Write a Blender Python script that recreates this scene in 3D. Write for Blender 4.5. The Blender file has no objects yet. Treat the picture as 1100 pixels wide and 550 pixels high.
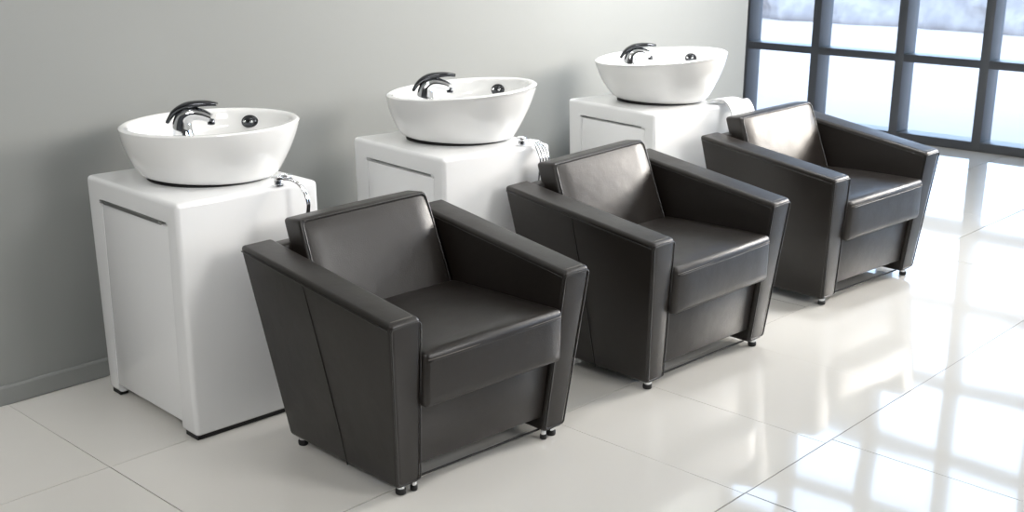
import bpy, bmesh, math, random
from mathutils import Vector, Matrix, noise
PI = math.pi
random.seed(7)
SC = bpy.context.scene
COL = SC.collection

# ------------------------------------------------------------------ materials
def srgb(r, g, b):
    f = lambda c: (c/255)/12.92 if c/255 <= .04045 else ((c/255+.055)/1.055)**2.4
    return (f(r), f(g), f(b), 1)

def mat(name, col, rough=.5, metal=0, spec=.5, coat=0, coat_rough=.05, trans=0, ior=None):
    m = bpy.data.materials.new(name); m.use_nodes = True
    b = m.node_tree.nodes['Principled BSDF']
    b.inputs['Base Color'].default_value = col if len(col) == 4 else (*col, 1)
    b.inputs['Roughness'].default_value = rough
    b.inputs['Metallic'].default_value = metal
    b.inputs['Specular IOR Level'].default_value = spec
    b.inputs['Coat Weight'].default_value = coat
    b.inputs['Coat Roughness'].default_value = coat_rough
    b.inputs['Transmission Weight'].default_value = trans
    if ior: b.inputs['IOR'].default_value = ior
    return m

def nt(m):
    n = m.node_tree
    return n.nodes, n.links, n.nodes['Principled BSDF']

def add_noise_bump(m, scale, strength, dist=.002, detail=3, kind='noise'):
    N, L, b = nt(m)
    tc = N.new('ShaderNodeTexCoord')
    if kind == 'noise':
        t = N.new('ShaderNodeTexNoise'); t.inputs['Detail'].default_value = detail
        out = t.outputs['Fac']
    else:
        t = N.new('ShaderNodeTexVoronoi'); out = t.outputs['Distance']
    t.inputs['Scale'].default_value = scale
    L.new(tc.outputs['Object'], t.inputs['Vector'])
    bp = N.new('ShaderNodeBump'); bp.inputs['Strength'].default_value = strength
    bp.inputs['Distance'].default_value = dist
    L.new(out, bp.inputs['Height'])
    L.new(bp.outputs['Normal'], b.inputs['Normal'])
    return bp

def add_rough_noise(m, scale, lo, hi):
    N, L, b = nt(m)
    tc = N.new('ShaderNodeTexCoord')
    t = N.new('ShaderNodeTexNoise'); t.inputs['Scale'].default_value = scale; t.inputs['Detail'].default_value = 4
    L.new(tc.outputs['Object'], t.inputs['Vector'])
    mr = N.new('ShaderNodeMapRange')
    mr.inputs['From Min'].default_value = .3; mr.inputs['From Max'].default_value = .7
    mr.inputs['To Min'].default_value = lo; mr.inputs['To Max'].default_value = hi
    L.new(t.outputs['Fac'], mr.inputs['Value'])
    L.new(mr.outputs['Result'], b.inputs['Roughness'])

# leather: dark brown-black with fine grain
LEATHER = mat('leather', (.0135, .0104, .0083), .38, spec=.58)
def leather_nodes(m):
    N, L, b = nt(m)
    tc = N.new('ShaderNodeTexCoord')
    v = N.new('ShaderNodeTexVoronoi'); v.inputs['Scale'].default_value = 260
    n = N.new('ShaderNodeTexNoise'); n.inputs['Scale'].default_value = 14; n.inputs['Detail'].default_value = 3
    L.new(tc.outputs['Object'], v.inputs['Vector']); L.new(tc.outputs['Object'], n.inputs['Vector'])
    b1 = N.new('ShaderNodeBump'); b1.inputs['Strength'].default_value = .22; b1.inputs['Distance'].default_value = .001
    b2 = N.new('ShaderNodeBump'); b2.inputs['Strength'].default_value = .07; b2.inputs['Distance'].default_value = .02
    L.new(v.outputs['Distance'], b1.inputs['Height']); L.new(n.outputs['Fac'], b2.inputs['Height'])
    L.new(b1.outputs['Normal'], b2.inputs['Normal']); L.new(b2.outputs['Normal'], b.inputs['Normal'])
leather_nodes(LEATHER)
add_rough_noise(LEATHER, 9, .34, .42)
PIPING = mat('leather_piping', (.011, .009, .008), .32, spec=.6)
THREAD = mat('seam_thread', (.17, .155, .135), .6)
CHROME = mat('chrome', (.82, .83, .85), .09, 1)
DARKCHROME = mat('dark_chrome', (.075, .078, .085), .16, 1)
STEEL = mat('brushed_steel', (.33, .33, .32), .35, 1)
RUBBER = mat('black_rubber', (.012, .012, .012), .6)
add_noise_bump(RUBBER, 80, .1)
LACQUER = mat('white_lacquer', (.87, .875, .875), .22, coat=.5, coat_rough=.06)
add_noise_bump(LACQUER, 3, .04, .01)
CERAMIC = mat('white_ceramic', (.90, .90, .885), .1, coat=.6, coat_rough=.03)
add_noise_bump(CERAMIC, 4, .02, .01)
GAP = mat('dark_plinth', (.015, .015, .015), .7)
TOWEL = mat('white_towel', (.86, .87, .88), .75)
add_noise_bump(TOWEL, 160, .35, .002)
FRAME = mat('window_frame_paint', (.055, .059, .065), .45, spec=.8, coat=.5, coat_rough=.35)
add_noise_bump(FRAME, 60, .05)
WALLM = mat('wall_paint', srgb(143, 145, 143), .6, spec=.3)
add_noise_bump(WALLM, 45, .05, .002)
DARKWALL = mat('anthracite_wall_paint', srgb(78, 78, 78), .7, spec=.3)
add_noise_bump(DARKWALL, 45, .05, .002)
CREAM = mat('cream_plaster', srgb(226, 222, 212), .8)
add_noise_bump(CREAM, 30, .05)
CEILM = mat('ceiling_paint', srgb(232, 230, 225), .85)
add_noise_bump(CEILM, 30, .05)
GROUT = mat('grout', srgb(88, 86, 83), .9)
add_noise_bump(GROUT, 200, .2)

# floor tiles: pale polished porcelain, a little different in tone from tile to tile, slightly uneven glaze
TILE = mat('porcelain_tile', srgb(222, 219, 212), .06, spec=.55, coat=.35, coat_rough=.03)
def tile_nodes(m):
    N, L, b = nt(m)
    tc = N.new('ShaderNodeTexCoord'); geo = N.new('ShaderNodeNewGeometry')
    n = N.new('ShaderNodeTexNoise'); n.inputs['Scale'].default_value = 1.1; n.inputs['Detail'].default_value = 6
    n.inputs['Roughness'].default_value = .55
    L.new(tc.outputs['Object'], n.inputs['Vector'])
    mx = N.new('ShaderNodeMix'); mx.data_type = 'RGBA'
    mx.inputs['A'].default_value = srgb(219, 216, 209); mx.inputs['B'].default_value = srgb(229, 227, 222)
    L.new(n.outputs['Fac'], mx.inputs['Factor'])
    L.new(mx.outputs['Result'], b.inputs['Base Color'])
    w = N.new('ShaderNodeTexNoise'); w.inputs['Scale'].default_value = 1.6; w.inputs['Detail'].default_value = 1
    L.new(tc.outputs['Object'], w.inputs['Vector'])
    bp = N.new('ShaderNodeBump'); bp.inputs['Strength'].default_value = .12; bp.inputs['Distance'].default_value = .02
    L.new(w.outputs['Fac'], bp.inputs['Height'])
    L.new(bp.outputs['Normal'], b.inputs['Normal']); L.new(bp.outputs['Normal'], b.inputs['Coat Normal'])
tile_nodes(TILE)

GLASS = bpy.data.materials.new('window_glass'); GLASS.use_nodes = True
def glass_nodes(m):
    N = m.node_tree.nodes; L = m.node_tree.links
    N.remove(N['Principled BSDF'])
    out = [x for x in N if x.type == 'OUTPUT_MATERIAL'][0]
    t = N.new('ShaderNodeBsdfTransparent'); t.inputs['Color'].default_value = (.90, .95, .98, 1)
    g = N.new('ShaderNodeBsdfGlossy'); g.inputs['Roughness'].default_value = .02
    fr = N.new('ShaderNodeFresnel'); fr.inputs['IOR'].default_value = 1.35
    mx = N.new('ShaderNodeMixShader')
    L.new(fr.outputs['Fac'], mx.inputs['Fac']); L.new(t.outputs['BSDF'], mx.inputs[1]); L.new(g.outputs['BSDF'], mx.inputs[2])
    L.new(mx.outputs['Shader'], out.inputs['Surface'])
glass_nodes(GLASS)

SNOW = mat('snow', (.50, .43, .395), .9, spec=.1)
add_noise_bump(SNOW, 3, .4, .05)
FOLIAGE = mat('frosted_shrubs', (.42, .50, .58), .95, spec=.1)
def foliage_nodes(m):
    N, L, b = nt(m)
    tc = N.new('ShaderNodeTexCoord')
    mp = N.new('ShaderNodeMapping'); mp.inputs['Scale'].default_value = (1, 1, .45)
    n = N.new('ShaderNodeTexNoise'); n.inputs['Scale'].default_value = 4.5; n.inputs['Detail'].default_value = 3
    L.new(tc.outputs['Object'], mp.inputs['Vector']); L.new(mp.outputs['Vector'], n.inputs['Vector'])
    cr = N.new('ShaderNodeValToRGB')
    cr.color_ramp.elements[0].position = .35; cr.color_ramp.elements[0].color = (.33, .29, .275, 1)
    cr.color_ramp.elements[1].position = .65; cr.color_ramp.elements[1].color = (.43, .38, .35, 1)
    L.new(n.outputs['Fac'], cr.inputs['Fac']); L.new(cr.outputs['Color'], b.inputs['Base Color'])
foliage_nodes(FOLIAGE)

# ------------------------------------------------------------------ mesh helpers
def link(name, me, m, parent=None, angle=40):
    me.materials.clear(); me.materials.append(m)
    for p in me.polygons: p.use_smooth = True
    if angle is not None: me.set_sharp_from_angle(angle=math.radians(angle))
    me.name = name
    o = bpy.data.objects.new(name, me); COL.objects.link(o)
    if parent: o.parent = parent
    return o

def obj(name, bm, m, parent=None, angle=40, xf=None):
    if xf:
        for v in bm.verts: v.co = xf(v.co)
    bmesh.ops.recalc_face_normals(bm, faces=bm.faces)
    me = bpy.data.meshes.new(name); bm.to_mesh(me); bm.free()
    return link(name, me, m, parent, angle)

def empty(name, loc, rz=0, label=None, cat=None, group=None):
    o = bpy.data.objects.new(name, None); COL.objects.link(o)
    o.empty_display_size = .1
    o.location = loc; o.rotation_euler = (0, 0, rz)
    if label: o['label'] = label
    if cat: o['category'] = cat
    if group: o['group'] = group
    return o

def hexa(bm, p):
    """p: 8 corners, bottom loop then top loop (same order)."""
    v = [bm.verts.new(q) for q in p]
    fs = [(3, 2, 1, 0), (4, 5, 6, 7), (0, 1, 5, 4), (1, 2, 6, 5), (2, 3, 7, 6), (3, 0, 4, 7)]
    for f in fs: bm.faces.new([v[i] for i in f])
    return v

def box(bm, x0, x1, y0, y1, z0, z1):
    return hexa(bm, [(x0, y0, z0), (x1, y0, z0), (x1, y1, z0), (x0, y1, z0), (x0, y0, z1), (x1, y0, z1), (x1, y1, z1), (x0, y1, z1)])

def bevel(bm, w, seg=3, edges=None, prof=.5):
    bmesh.ops.bevel(bm, geom=list(edges if edges is not None else bm.edges), offset=w, offset_type='OFFSET', segments=seg, profile=prof, affect='EDGES', clamp_overlap=True)

def tube(bm, pts, r, n=8, closed=False, cap=True, rr=None):
    pts = [Vector(p) for p in pts]; m = len(pts)
    rings = []; ref = None
    for i, p in enumerate(pts):
        if closed: t = pts[(i+1) % m] - pts[i-1]
        else: t = pts[min(i+1, m-1)] - pts[max(i-1, 0)]
        t.normalize()
        if ref is None:
            ref = Vector((0, 0, 1)) if abs(t.z) < .9 else Vector((1, 0, 0))
        u = ref - t*ref.dot(t); u.normalize(); ref = u
        w = t.cross(u)
        R = rr[i] if rr else r
        rings.append([bm.verts.new(p + (u*math.cos(a) + w*math.sin(a))*R) for a in [2*PI*k/n for k in range(n)]])
    for i in range(m if closed else m-1):
        a, b = rings[i], rings[(i+1) % m]
        for k in range(n): bm.faces.new((a[k], a[(k+1) % n], b[(k+1) % n], b[k]))
    if cap and not closed:
        bm.faces.new(rings[0]); bm.faces.new(rings[-1][::-1])

def smooth_path(pts, n=8, closed=False):
    """Catmull-Rom through pts."""
    P = [Vector(p) for p in pts]; out = []; m = len(P)
    for i in range(m if closed else m-1):
        p0 = P[(i-1) % m] if closed or i > 0 else P[0]; p1 = P[i]; p2 = P[(i+1) % m]
        p3 = P[(i+2) % m] if closed or i+2 < m else P[-1]
        for k in range(n):
            t = k/n
            out.append(.5*((2*p1) + (p2-p0)*t + (2*p0-5*p1+4*p2-p3)*t*t + (3*p1-p0-3*p2+p3)*t*t*t))
    if not closed: out.append(P[-1])
    return out

def round_loop(P, rad, n=5):
    """closed 3D polygon with rounded corners."""
    P = [Vector(p) for p in P]; out = []; m = len(P)
    for i in range(m):
        a, b, c = P[i-1], P[i], P[(i+1) % m]
        d1 = (a-b).normalized(); d2 = (c-b).normalized()
        s = b + d1*rad; e = b + d2*rad
        for k in range(n+1):
            t = k/n
            out.append(s*(1-t)**2 + b*2*t*(1-t) + e*t*t)
    return out

def lathe(bm, prof, n=32, c=(0, 0, 0), capb=True, capt=True):
    rings = [[bm.verts.new((c[0]+r*math.cos(2*PI*k/n), c[1]+r*math.sin(2*PI*k/n), c[2]+z)) for k in range(n)] for r, z in prof]
    for a, b in zip(rings, rings[1:]):
        for k in range(n): bm.faces.new((a[k], a[(k+1) % n], b[(k+1) % n], b[k]))
    if capb: bm.faces.new(rings[0][::-1])
    if capt: bm.faces.new(rings[-1])

def boolean(bmA, cutters, op='DIFFERENCE'):
    """mesh boolean; returns a new mesh, temporaries are deleted."""
    ma = bpy.data.meshes.new('tmp'); bmesh.ops.recalc_face_normals(bmA, faces=bmA.faces); bmA.to_mesh(ma); bmA.free()
    oa = bpy.data.objects.new('tmp', ma); COL.objects.link(oa); obs = [oa]
    for bmB in cutters:
        mb = bpy.data.meshes.new('tmp'); bmesh.ops.recalc_face_normals(bmB, faces=bmB.faces); bmB.to_mesh(mb); bmB.free()
        ob = bpy.data.objects.new('tmp', mb); COL.objects.link(ob); obs.append(ob)
        md = oa.modifiers.new('b', 'BOOLEAN'); md.operation = op; md.object = ob; md.solver = 'EXACT'
    bpy.context.view_layer.update()
    dg = bpy.context.evaluated_depsgraph_get()
    me = bpy.data.meshes.new_from_object(oa.evaluated_get(dg))
    for o in obs:
        d = o.data; bpy.data.objects.remove(o); bpy.data.meshes.remove(d)
    return me

# ------------------------------------------------------------------ camera
cd = bpy.data.cameras.new('camera'); cam = bpy.data.objects.new('camera', cd); COL.objects.link(cam)
Rx = Vector((0.6842831017489299, -0.7291916847991319, 0.006010281246917216))
Ry = Vector((-0.1953460340893491, -0.19124371108090926, -0.9619073603718626))
Rz = Vector((0.7025642772205448, 0.657042867545037, -0.2733095435248619))
m4 = Matrix((Rx, -Ry, -Rz)).transposed().to_4x4(); m4.translation = (0, 0, 1.67)
cam.matrix_world = m4
cd.sensor_width = 36; cd.lens = 1258.47/1100*36
cd.dof.use_dof = True; cd.dof.focus_distance = 4.3; cd.dof.aperture_fstop = 6.3
cd.clip_start = .05
SC.camera = cam

# ------------------------------------------------------------------ room
WY = 3.984          # wall behind the basins
WEND = 6.38         # where that wall ends
GX = 8.95           # inner face of the window frame
YB, YF = 7.2, -4.2  # far and near ends of the glazed side
XL = -2.6
CH = 3.9            # ceiling

def struct(o):
    o['kind'] = 'structure'; return o

bm = bmesh.new(); box(bm, XL, GX+.3, YF, YB, -.06, -.004)
floor = struct(obj('floor', bm, GROUT))
# tiles (part of the floor's surface): rows parallel to the wall, seams as read from the photo
rows = [(3.25, 3.984, [-2.0, 1.61, 4.3, 6.7]), (2.487, 3.25, [-2.0, 1.61, 4.62, 6.9]), (1.695, 2.487, [-1.0, 1.63, 2.857, 3.36, 4.0, 5.835, 7.35]),
        (.93, 1.695, [-1.1, .4, 1.62, 2.865, 3.40, 4.72, 6.2, 7.6]), (.17, .93, [-.8, 1.0, 2.2, 3.42, 4.8, 6.3, 7.9]),
        (3.984, 4.72, [-1, 6.1, 7.5]), (4.72, 5.48, [-1, 6.6, 8.0]), (5.48, 6.24, [6.1, 7.6]), (6.24, YB, [6.6, 8.1])]
y = .17
while y > YF:
    y1 = max(y-.76, YF); rows.append((y1, y, [XL+.5+1.22*k+random.uniform(-.1, .5) for k in range(9)])); y -= .76
bm = bmesh.new()
g = .0021
for y0, y1, xs in rows:
    ed = [XL] + [x for x in xs if XL < x < GX] + [GX]
    for x0, x1 in zip(ed, ed[1:]):
        if x1-x0 < .05: continue
        tx, ty = random.gauss(0, .0016), random.gauss(0, .0016)
        cx, cy = (x0+x1)/2, (y0+y1)/2
        vs = [bm.verts.new((x, yy, 0 + max(-.0018, min(.0018, tx*(x-cx)+ty*(yy-cy))) - .0018)) for x, yy in ((x0+g, y0+g), (x1-g, y0+g), (x1-g, y1-g), (x0+g, y1-g))]
        vb = [bm.verts.new((v.co.x, v.co.y, -.012)) for v in vs]
        bm.faces.new(vs)
        for i in range(4): bm.faces.new((vs[i], vb[i], vb[(i+1) % 4], vs[(i+1) % 4]))
struct(obj('floor_tiles', bm, TILE, floor, angle=20))

bm = bmesh.new(); box(bm, XL, WEND, WY, WY+.16, 0, CH)
struct(obj('wall_back', bm, WALLM))
bm = bmesh.new()
prof = [(0, 0), (-.011, 0), (-.011, .062), (-.008, .068), (0, .070)]
a = [bm.verts.new((XL, WY+y_, z_)) for y_, z_ in prof]; b = [bm.verts.new((WEND, WY+y_, z_)) for y_, z_ in prof]
for i in range(len(prof)): bm.faces.new((a[i], a[(i+1) % 5], b[(i+1) % 5], b[i]))
bm.faces.new(a); bm.faces.new(b[::-1])
struct(obj('baseboard_back', bm, WALLM, angle=20))
bm = bmesh.new(); box(bm, XL, GX+.3, YB, YB+.15, 0, CH); struct(obj('wall_far', bm, CREAM))
bm = bmesh.new(); box(bm, XL-.15, XL, YF, YB, 0, CH); struct(obj('wall_left', bm, DARKWALL))
bm = bmesh.new(); box(bm, XL, GX+.3, YF-.15, YF, 0, CH); struct(obj('wall_front', bm, DARKWALL))
bm = bmesh.new(); box(bm, XL, GX+.3, YF, YB, CH, CH+.15); struct(obj('ceiling', bm, CEILM))

# glazed side: dark frame, square panes
win = empty('window_1', (GX, 0, 0)); win['kind'] = 'structure'
D = .155; T = .07
ms = [5.60]
MY = [5.60, 4.921, 4.173, 3.492]
while MY[-1]-.69 > YF: MY.append(MY[-1]-.69)
MY = [6.35, 7.05] + MY
TZ = [.661]
while TZ[-1]+.66 < CH: TZ.append(TZ[-1]+.66)
for yc in sorted(MY):
    bm = bmesh.new(); box(bm, 0, D+.05, yc-T/2, yc+T/2, 0, CH); bevel(bm, .003, 2)
    struct(obj('mullion', bm, FRAME, win))
ys = sorted(MY)
bm = bmesh.new(); box(bm, .0005, D+.05, YF, YB, 0, .067); bevel(bm, .003, 2); struct(obj('bottom_rail', bm, FRAME, win))
for z in TZ:
    bm = bmesh.new(); box(bm, .001, D+.05, YF, YB, z-.03, z+.03); bevel(bm, .003, 2); struct(obj('transom', bm, FRAME, win))
bm = bmesh.new(); box(bm, .0005, D+.05, YF, YB, CH-.07, CH); struct(obj('top_rail', bm, FRAME, win))
for y0, y1 in zip(ys, ys[1:]):
    bm = bmesh.new(); box(bm, D, D+.008, y0+T/2-.005, y1-T/2+.005, .06, CH-.06)
    struct(obj('pane', bm, GLASS, win))
# unseen cream panels between the posts, added for their reflection in the floor
for y0, y1, z0, z1 in ((4.173, 4.921, 1.35, 2.55), (4.921, 5.60, 1.35, 3.5)):
    bm = bmesh.new(); box(bm, .03, .1, y0+T/2-.002, y1-T/2+.002, z0, z1)
    struct(obj('reflection_panel', bm, CREAM, win))

# ------------------------------------------------------------------ outdoors
bm = bmesh.new()
nx, ny = 30, 40
gr = [[bm.verts.new((GX+.25+.9*i + .0*j, -16+1.0*j, -.1 + .05*noise.noise(Vector((i*.4, j*.3, 0))))) for j in range(ny)] for i in range(nx)]
for i in range(nx-1):
    for j in range(ny-1): bm.faces.new((gr[i][j], gr[i+1][j], gr[i+1][j+1], gr[i][j+1]))
sn = obj('snowy_ground', bm, SNOW, angle=None); sn['kind'] = 'structure'
bm = bmesh.new()
nu, nv = 150, 24
gr = []
for i in range(nu):
    row = []
    for j in range(nv):
        t = j/(nv-1); yy = -14+34*i/(nu-1)
        h = 1.9+.5*noise.noise(Vector((yy*.5, 3, 0)))
        x = GX+11.5 + 1.5*t + .5*noise.noise(Vector((yy*.9, t*3, 1))) + .22*noise.noise(Vector((yy*3, t*9, 2)))
        row.append(bm.verts.new((x, yy, -.15 + h*t**.8)))
    gr.append(row)
for i in range(nu-1):
    for j in range(nv-1): bm.faces.new((gr[i][j], gr[i+1][j], gr[i+1][j+1], gr[i][j+1]))
geom = bmesh.ops.extrude_face_region(bm, geom=list(bm.faces))['geom']
for v in [q for q in geom if isinstance(q, bmesh.types.BMVert)]: v.co += Vector((2.2, 0, -.1))
hd = obj('frosted_hedge', bm, FOLIAGE, angle=None)
hd['label'] = 'blurred pale blue frosted hedge outside beyond the window'; hd['category'] = 'hedge'

# ------------------------------------------------------------------ armchairs
def make_chair(loc, rz, E, label, side_seam, twin_feet):
    k, sx, sz, tl = E
    def xf(c):
        return Vector((c.x*sx, c.y + k*c.x, c.z*sz + tl*c.x*max(c.z, 0)))
    t = empty('salon_armchair', loc, rz, label, 'armchair', 'salon armchairs in a row')
    ft = {}
    # outer side planes as functions of z for the arm
    for s in (-1, 1):
        def P(x, y_, z): return (s*x, y_, z)
        co = [P(.371, -.297, .030), P(.278, -.297, .030), P(.278, .265, .030), P(.371, .265, .030),
              P(.430, -.349, .603), P(.311, -.349, .603), P(.318, .392, .703), P(.446, .392, .703)]
        bm = bmesh.new(); v = hexa(bm, co)
        bmesh.ops.subdivide_edges(bm, edges=list(bm.edges), cuts=0)
        bevel(bm, .016, 5)
        arm = obj('arm', bm, LEATHER, t, 60, xf)
        # piping round the front face of the arm
        e = .0015
        f0 = [Vector(co[i]) for i in (0, 1, 5, 4)]
        cen = sum(f0, Vector())/4
        loop = [p + (cen-p).normalized()*.014 + Vector((0, -e+.002, 0)) for p in f0]
        bm = bmesh.new(); tube(bm, round_loop(loop, .012), .0032, 6, closed=True)
        obj('piping', bm, PIPING, arm, None, xf)
        # stitched seams beside the top edges
        for q0, q1, dx in ((co[4], co[7], s*.0006), (co[5], co[6], -s*.0006)):
            a, b = Vector(q0), Vector(q1)
            a = a + Vector((dx, .016, -.019)); b = b + Vector((dx, -.016, -.019))
            bm = bmesh.new(); tube(bm, [a.lerp(b, i/10) for i in range(11)], .0026, 6)
            obj('piping', bm, PIPING, arm, None, xf)
        a, b = Vector(co[4]), Vector(co[5])
        a = a + Vector((-s*.018, .021, .0016)); b = b + Vector((s*.018, .021, .0016))
        bm = bmesh.new(); tube(bm, [a.lerp(b, i/6) for i in range(7)], .0021, 6)
        obj('top_seam', bm, THREAD, arm, None, xf)
        if s == -1 and side_seam:
            # slanting seam on the outer side
            def side(u, w):
                lo = Vector(co[0]).lerp(Vector(co[3]), u); hi = Vector(co[4]).lerp(Vector(co[7]), u)
                return lo.lerp(hi, w) + Vector((-.0002, 0, 0))
            u0, u1 = side_seam
            bm = bmesh.new(); tube(bm, [side(u0+(u1-u0)*w, w) for w in [i/24 for i in range(0, 24)]], .0024, 6)
            obj('side_seam', bm, PIPING, arm, None, xf)
        # feet
        spots = [(.338, -.270), (.345, .225)] + ([(.292, -.278)] if twin_feet else [])
        for q, (fx, fy) in enumerate(spots):
            r = .017 if q < 2 else .012
            z0 = tl*s*fx*.03
            bm = bmesh.new(); lathe(bm, [(r*.9, 0), (r, .003), (r, .014), (r*.9, .017)], 20, (s*fx, fy, 0))
            bx = obj('foot', bm, RUBBER, t, 40, lambda c: Vector((c.x*sx, c.y+k*c.x, c.z)))
            bm = bmesh.new(); lathe(bm, [(r*.75, .017), (r*.78, .020), (r*.78, .036), (r*.7, .038)], 20, (s*fx, fy, 0))
            obj('foot_collar', bm, CHROME, bx, 40, lambda c: Vector((c.x*sx, c.y+k*c.x, c.z)))
    # back panel between the arms
    bm = bmesh.new()
    hexa(bm, [(-.30, .245, .10), (.30, .245, .10), (.30, .272, .10), (-.30, .272, .10), (-.33, .330, .690), (.33, .330, .690), (.33, .386, .690), (-.33, .386, .690)])
    bevel(bm, .008, 3); obj('back_panel', bm, LEATHER, t, 60, xf)
    # backrest cushion: grid front with a soft crown
    def cushion(name, c8, n, crown, bev, parent, top_crown=0):
        """c8: bottom loop FL,FR,BR,BL then top loop; front face gets a crown outward, top face too."""
        bm = bmesh.new(); hexa(bm, c8); bevel(bm, bev, 4)
        # add resolution for the crown
        for f in list(bm.faces):
            pass
        big = sorted(bm.faces, key=lambda f: -f.calc_area())[:6]
        es = list({e for f in big for e in f.edges})
        bmesh.ops.subdivide_edges(bm, edges=es, cuts=n, use_grid_fill=True)
        C8 = [Vector(q) for q in c8]
        fb0, fb1, ft1, ft0 = C8[0], C8[1], C8[5], C8[4]
        nrm = (fb1-fb0).cross(ft0-fb0).normalized()
        tn = (C8[5]-C8[4]).cross(C8[7]-C8[4]).normalized()
        W = (fb1-fb0).length; Hh = (ft0-fb0).length
        for v in bm.verts:
            u = (v.co-fb0).dot((fb1-fb0).normalized())/W
            w = (v.co-fb0).dot((ft0-fb0).normalized())/Hh
            d = (v.co-fb0).dot(nrm)
            u = min(max(u, 0), 1); w = min(max(w, 0), 1)
            if d > -.03: v.co += nrm*crown*(4*u*(1-u))**.6*(4*w*(1-w))**.6
            if top_crown:
                dp = (v.co-C8[4]).dot((C8[7]-C8[4]).normalized())/(C8[7]-C8[4]).length
                dt = (v.co-C8[4]).dot(tn)
                if dt > -.03:
                    dp = min(max(dp, 0), 1)
                    v.co += tn*top_crown*(4*u*(1-u))**.6*(4*dp*(1-dp))**.6
        return obj(name, bm, LEATHER, parent, 75, xf)
    kb = [(-.288, .138, .400), (.288, .138, .400), (.288, .235, .385), (-.288, .235, .385), (-.276, .288, .775), (.276, .288, .775), (.276, .386, .764), (-.276, .386, .764)]
    back = cushion('backrest', kb, 7, .010, .014, t, .004)
    fr = [Vector(kb[i]) for i in (0, 1, 5, 4)]; cen = sum(fr, Vector())/4
    bm = bmesh.new(); tube(bm, round_loop([p+(cen-p).normalized()*.010+Vector((0, -.001, 0)) for p in fr], .022), .0036, 6, closed=True)
    obj('piping', bm, PIPING, back, None, xf)
    # seat cushion
    kz = [(-.300, -.351, .298), (.300, -.351, .298), (.300, .15, .298), (-.300, .15, .298), (-.301, -.352, .483), (.301, -.352, .483), (.301, .175, .470), (-.301, .175, .470)]
    seat = cushion('seat', kz, 7, .006, .020, t, .014)
    a, b = Vector(kz[4]), Vector(kz[5])
    def seam(dy, dz):
        bm = bmesh.new()
        tube(bm, [a.lerp(b, .02+.96*i/20)+Vector((0, dy - .006*(4*(i/20)*(1-i/20))**.6*.35, dz)) for i in range(21)], .0022, 6)
        return bm
    obj('front_seam', seam(.0005, -.024), THREAD, seat, None, xf)
    obj('front_seam', seam(-.0005, -.031), PIPING, seat, None, xf)
    # front panel below the seat
    bm = bmesh.new()
    hexa(bm, [(-.279, -.283, .084), (.279, -.283, .084), (.279, -.255, .084), (-.279, -.255, .084), (-.296, -.300, .310), (.296, -.300, .310), (.296, -.27, .310), (-.296, -.27, .310)])
    bevel(bm, .006, 3); obj('front_panel', bm, LEATHER, t, 60, xf)
    bm = bmesh.new(); box(bm, -.28, .28, -.252, .236, .135, .155); bevel(bm, .004, 2)
    obj('bottom_board', bm, RUBBER, t, 40, xf)
    bm = bmesh.new(); box(bm, -.285, .285, -.268, -.262, .030, .036); bevel(bm, .0015, 2)
    obj('contact_line', bm, GAP, t, 40, xf)  # thin dark strip modelled for the contact shadow line under the front panel
    return t

make_chair((2.4585, 2.6971, 0), -.0306, (-.0384, .9452, .9728, .0427), 'black leather armchair nearest the camera, in front of the leftmost basin cabinet', (.44, .56), True)
make_chair((3.6755, 2.6703, 0), -.0368, (-.0117, .9942, 1.0026, .0666), 'middle black leather armchair of the row, in front of the cabinet with steel hose strands', (.46, .53), False)
make_chair((5.0724, 2.6932, 0), -.0741, (-.0041, 1.0529, 1.027, .0508), 'black leather armchair farthest right, nearest the window, its backrest lit pale', None, False)

# ------------------------------------------------------------------ basin cabinets
CW, CZ = .546, .807
CABG = 'white basin cabinets along the wall'
def make_cabinet(loc, rz, label, bar):
    t = empty('basin_cabinet', loc, rz, label, 'cabinet', CABG)
    bm = bmesh.new()
    hexa(bm, [(0, 0, .013), (CW-.0, 0, .013), (CW, .622, .013), (0, .622, .013), (0, .031, CZ), (CW, .031, CZ), (CW, .660, CZ), (0, .660, CZ)])
    bevel(bm, .017, 5)
    cut = bmesh.new(); box(cut, -.1, .014, .092, .548, -.05, .736)             # door recess
    slot = bmesh.new(); box(slot, -.1, .045, .130, .560, .7225, .7345)
    low = bmesh.new(); box(low, -.1, .060, .092, .548, -.05, .046)              # toe gap
    me = boolean(bm, [cut, slot, low])
    body = link('body', me, LACQUER, t, 35)
    bm = bmesh.new(); box(bm, .0004, .0135, .0942, .5458, .047, .7225); bevel(bm, .0025, 2)
    door = obj('door', bm, LACQUER, t)
    if bar:
        bm = bmesh.new(); box(bm, -.004, .0012, .130, .560, .7225, .7345); bevel(bm, .0025, 3)
        h = obj('handle', bm, STEEL, t); h['label'] = 'flat grey steel handle strip'
        for yy in (.140, .550):
            bm = bmesh.new(); lathe(bm, [(.0035, 0), (.0035, .002), (.002, .003)], 14)
            obj('screw', bm, CHROME, h, 40, lambda c, yy=yy: Vector((-.004-c.z, yy+c.x, .7285+c.y)))
    bm = bmesh.new(); box(bm, .012, CW-.012, .010, .026, 0, .020); obj('plinth', bm, GAP, t)
    for px, py, dx, dy in ((.008, .010, .03, .075), (.008, .556, .03, .055), (CW-.04, .556, .03, .055)):
        bm = bmesh.new(); box(bm, px, px+dx, py, py+dy, 0, .022); obj('foot', bm, GAP, t)
    return t

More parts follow.
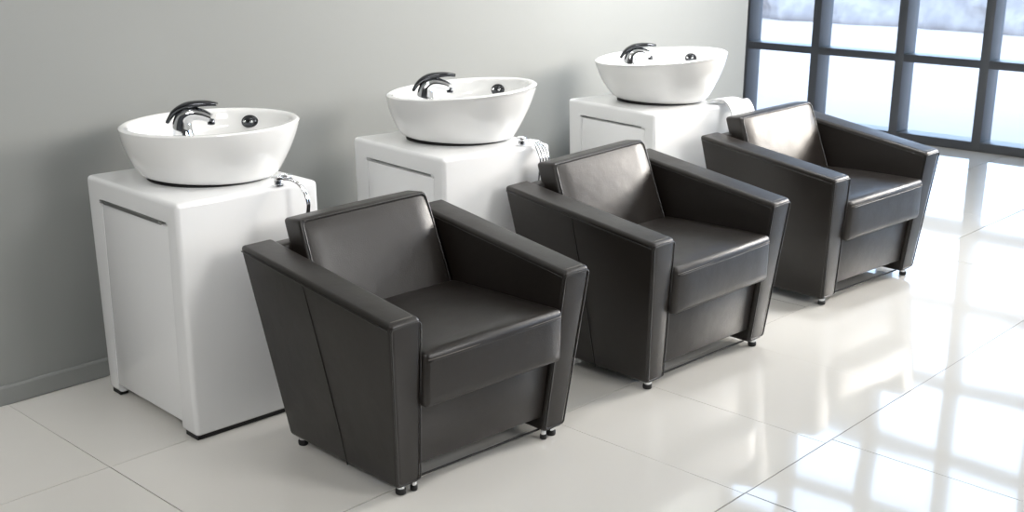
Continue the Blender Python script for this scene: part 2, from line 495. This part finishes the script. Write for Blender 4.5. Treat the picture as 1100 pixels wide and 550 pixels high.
def hose_outlet(t, x, y, n, spread, YO, nozzle=True):
    """chrome outlet on the cabinet top with metal hose strands arching over the front edge."""
    bm = bmesh.new(); lathe(bm, [(.020, 0), (.021, .004), (.013, .007), (.012, .018), (.017, .020), (.020, .024), (.020, .032), (.016, .036), (.006, .038)], 24, (x, y, CZ))
    o = obj('hose_outlet', bm, CHROME, t); o['label'] = 'chrome hose outlet'
    if nozzle:
      bm = bmesh.new(); tube(bm, smooth_path([(x, y, CZ+.027), (x+.02, y-.008, CZ+.031), (x+.045, y-.015, CZ+.026)]), .010, 12)
      obj('outlet_nozzle', bm, CHROME, o)
    for i in range(n):
        q = (i-(n-1)/2)
        pts = [(x+.012+q*spread*.9, y-.012, CZ+.022), (x+.034+q*spread*.7, y-.045, CZ+.018), (x+.048+q*spread, YO+.018, CZ-.008), (x+.052+q*spread, YO, CZ-.05), (x+.050+q*spread, YO+.003, CZ-.10), (x+.046+q*spread, YO+.008, CZ-.20)]
        bm = bmesh.new(); path = smooth_path(pts, 14)
        tube(bm, path, .0042, 10)
        obj('shower_hose', bm, CHROME, t)

c1 = make_cabinet((1.9041, 3.2105, 0), -.0387, 'white basin cabinet at the left end, with a flat steel strip handle', True)
c2 = make_cabinet((3.0084, 3.1465, 0), -.1148, 'middle white basin cabinet, behind the gap of the two nearer armchairs', False)
c3 = make_cabinet((4.476, 3.2443, 0), -.1548, 'white basin cabinet nearest the window, with a white towel hanging over its front', False)
hose_outlet(c1, .395, .048, 2, .008, -.05)
hose_outlet(c2, .425, .070, 4, .015, -.012, False)

# towel over the front edge of the far cabinet
bm = bmesh.new()
prof = [(.120, .001), (.10, .006), (.06, .016), (.03, .020), (.0, .012), (-.026, -.012), (-.044, -.05), (-.048, -.11), (-.046, -.18), (-.040, -.26)]
path = smooth_path([(0, a, b) for a, b in prof], 5)
nw = 12
gr = []
for p in path:
    row = []
    for j in range(nw+1):
        u = j/nw
        wav = .004*math.sin(u*7+p.z*9)*(1 if p.y < .0 else .4)
        row.append(bm.verts.new((.455+.165*u - (.04*(1-u) if False else 0), p.y+wav*(p.y < -.05), CZ+.003+p.z+abs(wav)*(p.y >= -.05) - .016*max(0, u-.55)**2*8*(p.y > 0))))
    gr.append(row)
for a, b in zip(gr, gr[1:]):
    for j in range(nw): bm.faces.new((a[j], a[j+1], b[j+1], b[j]))
tw = obj('towel', bm, TOWEL, None, None)
so = tw.modifiers.new('thickness', 'SOLIDIFY'); so.thickness = .010; so.offset = 1
bv = tw.modifiers.new('soft_edge', 'BEVEL'); bv.width = .004; bv.segments = 2; bv.limit_method = 'ANGLE'
tw.location = (4.476, 3.2443, 0); tw.rotation_euler = (0, 0, -.1548)
tw['label'] = 'white towel hanging over the front edge of the far cabinet'; tw['category'] = 'towel'

# ------------------------------------------------------------------ wash basins
def make_basin(loc, rz, rim_c, R, z0, s, sxx, base_c, faucet, label, style):
    t = empty('wash_basin', loc, rz, label, 'wash basin', 'white wash basins on the cabinets')
    n = 96; RB = .238; ZB = CZ+.004
    rings = []
    def ring(t_, r, dz):
        """t_: 0 base .. 1 rim; r radius; dz vertical offset from the rim plane at t_."""
        out = []
        cx = base_c[0]+(rim_c[0]-base_c[0])*t_; cy = base_c[1]+(rim_c[1]-base_c[1])*t_
        for k in range(n):
            a = 2*PI*k/n; c, sn_ = math.cos(a), math.sin(a)
            zr = z0 - s*R*sn_ + sxx*R*c
            zb = ZB - .002 + .0065*(1 - math.cos(a - math.radians(-40)))*(1-t_)
            z = zb + (zr-zb)*t_ + dz
            out.append((cx+r*c, cy+r*sn_, z))
        return out
    outer = []
    outer += [(0, RB-.05, 0), (0, RB-.03, .0), (.012, RB-.014, 0), (.035, RB-.003, 0)]
    for i in range(1, 15):
        t_ = .035+i/15*.965*.97
        outer.append((t_, RB-.003 + (R-RB+.002)*(1-(1-t_)**1.55), 0))
    lip = .022
    outer += [(.97, R-.0015, 0), (1, R-.001, -.006), (1, R-.006, -.001), (1, R-.012, 0), (1, R-lip-.006, -.0015), (1, R-lip-.013, -.008)]
    inner = []
    for i in range(1, 14):
        q = i/14
        t_ = 1-q*.72
        inner.append((t_, (R-lip-.014)*(1-.10*q-.50*q**3.2), -.010))
    inner += [(.22, .08, -.004), (.20, .035, -.004)]
    bm = bmesh.new()
    rv = [[bm.verts.new(p) for p in ring(*q)] for q in outer+inner]
    for a, b in zip(rv, rv[1:]):
        for k in range(n): bm.faces.new((a[k], a[(k+1) % n], b[(k+1) % n], b[k]))
    bm.faces.new(rv[0][::-1]); bm.faces.new(rv[-1])
    obj('bowl', bm, CERAMIC, t, 60)
    bm = bmesh.new(); lathe(bm, [(RB-.030, 0), (RB-.022, 0), (RB-.022, .006), (RB-.030, .007)], 64, (base_c[0], base_c[1], CZ))
    obj('base_gasket', bm, RUBBER, t)
    # faucet
    fx, fy, fz = faucet
    d = Vector((.70, -.714, 0))         # lever direction, roughly along the row of the picture
    rot = Matrix.Rotation(-rz, 3, 'Z'); d = rot @ d
    p = Vector((-d.y, d.x, 0))
    B = Vector((fx, fy, fz))
    bm = bmesh.new(); lathe(bm, [(.030, -.04), (.031, .0), (.027, .004), (.026, .012)], 28, B)
    bs = obj('faucet', bm, CHROME, t); bs['label'] = 'chrome single lever faucet'
    up = Vector((0, 0, 1))
    hh = .105
    bm = bmesh.new()
    path = smooth_path([B+up*.0, B+up*.035-d*.002, B+up*.068+d*.006, B+up*.086+d*.034, B+up*.082+d*.072, B+up*.070+d*.100], 8)
    mth = len(path)
    tube(bm, path, .02, 20, rr=[.041-.025*(i/(mth-1))**.9 for i in range(mth)])
    obj('spout', bm, CHROME, bs, 60)
    # lever: flat tapered blade arched over the body
    bm = bmesh.new()
    lp = smooth_path([B+up*.056-d*.050, B+up*.090-d*.026, B+up*.112+d*.010, B+up*.120+d*.050, B+up*.122+d*.090, B+up*.119+d*.124], 7)
    secs = []
    for i, q in enumerate(lp):
        f = i/(len(lp)-1)
        w = .014+.014*math.sin(PI*min(1, .15+f*.75)); h_ = .005+.007*math.sin(PI*min(1, .08+f*.85))
        tg = (lp[min(i+1, len(lp)-1)]-lp[max(i-1, 0)]).normalized(); nn = p.cross(tg).normalized()
        if nn.z < 0: nn = -nn
        secs.append([bm.verts.new(q+p*w*math.cos(a)+nn*h_*math.sin(a)) for a in [2*PI*k_/14 for k_ in range(14)]])
    for a, b in zip(secs, secs[1:]):
        for k_ in range(14): bm.faces.new((a[k_], a[(k_+1) % 14], b[(k_+1) % 14], b[k_]))
    bm.faces.new(secs[0]); bm.faces.new(secs[-1][::-1])
    lv = obj('lever', bm, DARKCHROME, bs, 60); lv['label'] = 'dark chrome lever'
    # aerator below the spout tip
    tip = path[-1]
    bm = bmesh.new(); lathe(bm, [(.010, -.016), (.013, -.014), (.013, 0), (.010, .004)], 20, tip+Vector((0, 0, -.006)))
    obj('aerator', bm, DARKCHROME, bs)
    # overflow cap on the inner wall to the right
    ang = math.radians(style)
    q = .27; t_ = 1-q*.72
    r_in = (R-lip-.014)*(1-.10*q-.50*q**3.2)
    cc = Vector(ring(t_, r_in, -.010)[int(n*ang/(2*PI)) % n])
    nin = Vector((-math.cos(ang), -math.sin(ang), .25)).normalized()
    tu = Vector((-math.sin(ang), math.cos(ang), 0)); tv = nin.cross(tu)
    def place(c): return cc + tu*c.x*1.1 + tv*c.y*.8 + nin*c.z*.8
    bm = bmesh.new(); lathe(bm, [(.031, -.006), (.032, .003), (.029, .009), (.022, .011), (.021, .018), (.015, .023), (.004, .024)], 28)
    oc = obj('overflow_cap', bm, DARKCHROME, t, 50, place); oc['label'] = 'dark chrome cap on the inner wall'
    for kx in (-.013, .013):
        bm = bmesh.new(); bmesh.ops.create_icosphere(bm, subdivisions=3, radius=.0065)
        obj('cap_knob', bm, CHROME, oc, None, lambda c, kx=kx: place(c+Vector((kx, 0, .020))))
    return t

make_basin((1.9041, 3.2105, 0), -.0387, (.340, .372), .311, .9955, .016, .019, (.322, .363), (.245, .395, .942),
           'white wash basin on the leftmost cabinet, nearest the camera', 29)
make_basin((3.0084, 3.1465, 0), -.1148, (.335, .345), .311, 1.0183, .049, .057, (.343, .385), (.205, .42, .952),
           'white wash basin on the middle cabinet of the row', 16)
make_basin((4.476, 3.2443, 0), -.1548, (.300, .302), .330, 1.0408, .043, .067, (.355, .355), (.185, .40, .968),
           'white wash basin farthest from the camera, beside the hanging towel', 14)

# ------------------------------------------------------------------ light
w = bpy.data.worlds.new('overcast_sky'); SC.world = w; w.use_nodes = True
N, L = w.node_tree.nodes, w.node_tree.links
bg = N['Background']
tc = N.new('ShaderNodeTexCoord'); sp = N.new('ShaderNodeSeparateXYZ'); cr = N.new('ShaderNodeValToRGB')
L.new(tc.outputs['Generated'], sp.inputs['Vector']); L.new(sp.outputs['Z'], cr.inputs['Fac'])
cr.color_ramp.elements[0].position = 0; cr.color_ramp.elements[0].color = (.62, .765, 1, 1)
cr.color_ramp.elements[1].position = .6; cr.color_ramp.elements[1].color = (.60, .75, 1, 1)
L.new(cr.outputs['Color'], bg.inputs['Color'])
bg.inputs['Strength'].default_value = 4.5

def lamp(name, loc, size, power, col, tgt=None, sy=None, spread=180):
    ld = bpy.data.lights.new(name, 'AREA'); ld.energy = power; ld.color = col; ld.shape = 'RECTANGLE'
    ld.size = size; ld.size_y = sy or size; ld.spread = math.radians(spread)
    o = bpy.data.objects.new(name, ld); COL.objects.link(o); o.location = loc
    d = (Vector(tgt)-Vector(loc)) if tgt else Vector((0, 0, -1))
    o.rotation_euler = d.to_track_quat('-Z', 'Y').to_euler()
    return o
lamp('backrest_fill', (8.35, .75, 2.4), 1.6, 46, (1, .92, .82), (4.7, 3.0, 1.35), spread=62)  # unseen area light added for the pale highlight on the backrests
lamp('area_lamp', (6.3, 1.2, 3.6), 1.0, 35, (1, .99, .98), (4.2, 3.4, .6))
lamp('area_lamp', (3.9, -2.4, 2.9), 1.5, 105, (1, .985, .965), (3.6, 2.8, .6))  # added front fill, set below the ceiling to brighten the chair fronts
lamp('area_lamp', (-1.4, .9, 3.5), 1.2, 19, (1, .99, .98), (1.9, 3.2, .4), spread=90)
lamp('area_lamp', (5.3, 2.7, 3.75), .5, 58, (.975, .985, 1), (5.5, 3.98, 1.7), spread=110)
for x_, e_ in ((.9, 5), (2.4, 6), (3.9, 8)):
    lamp('wall_washer', (x_, 3.1, 3.8), .6, e_, (1, .99, .98), (x_+.2, 3.98, 2.3), .2, 100)

vs = SC.view_settings
vs.view_transform = 'Standard'; vs.look = 'None'; vs.gamma = 1; vs.exposure = .15; vs.use_curve_mapping = False
SC.display_settings.display_device = 'sRGB'
SC.cycles.max_bounces = 10
SC.cycles.use_denoising = True
SC.cycles.sample_clamp_indirect = 6
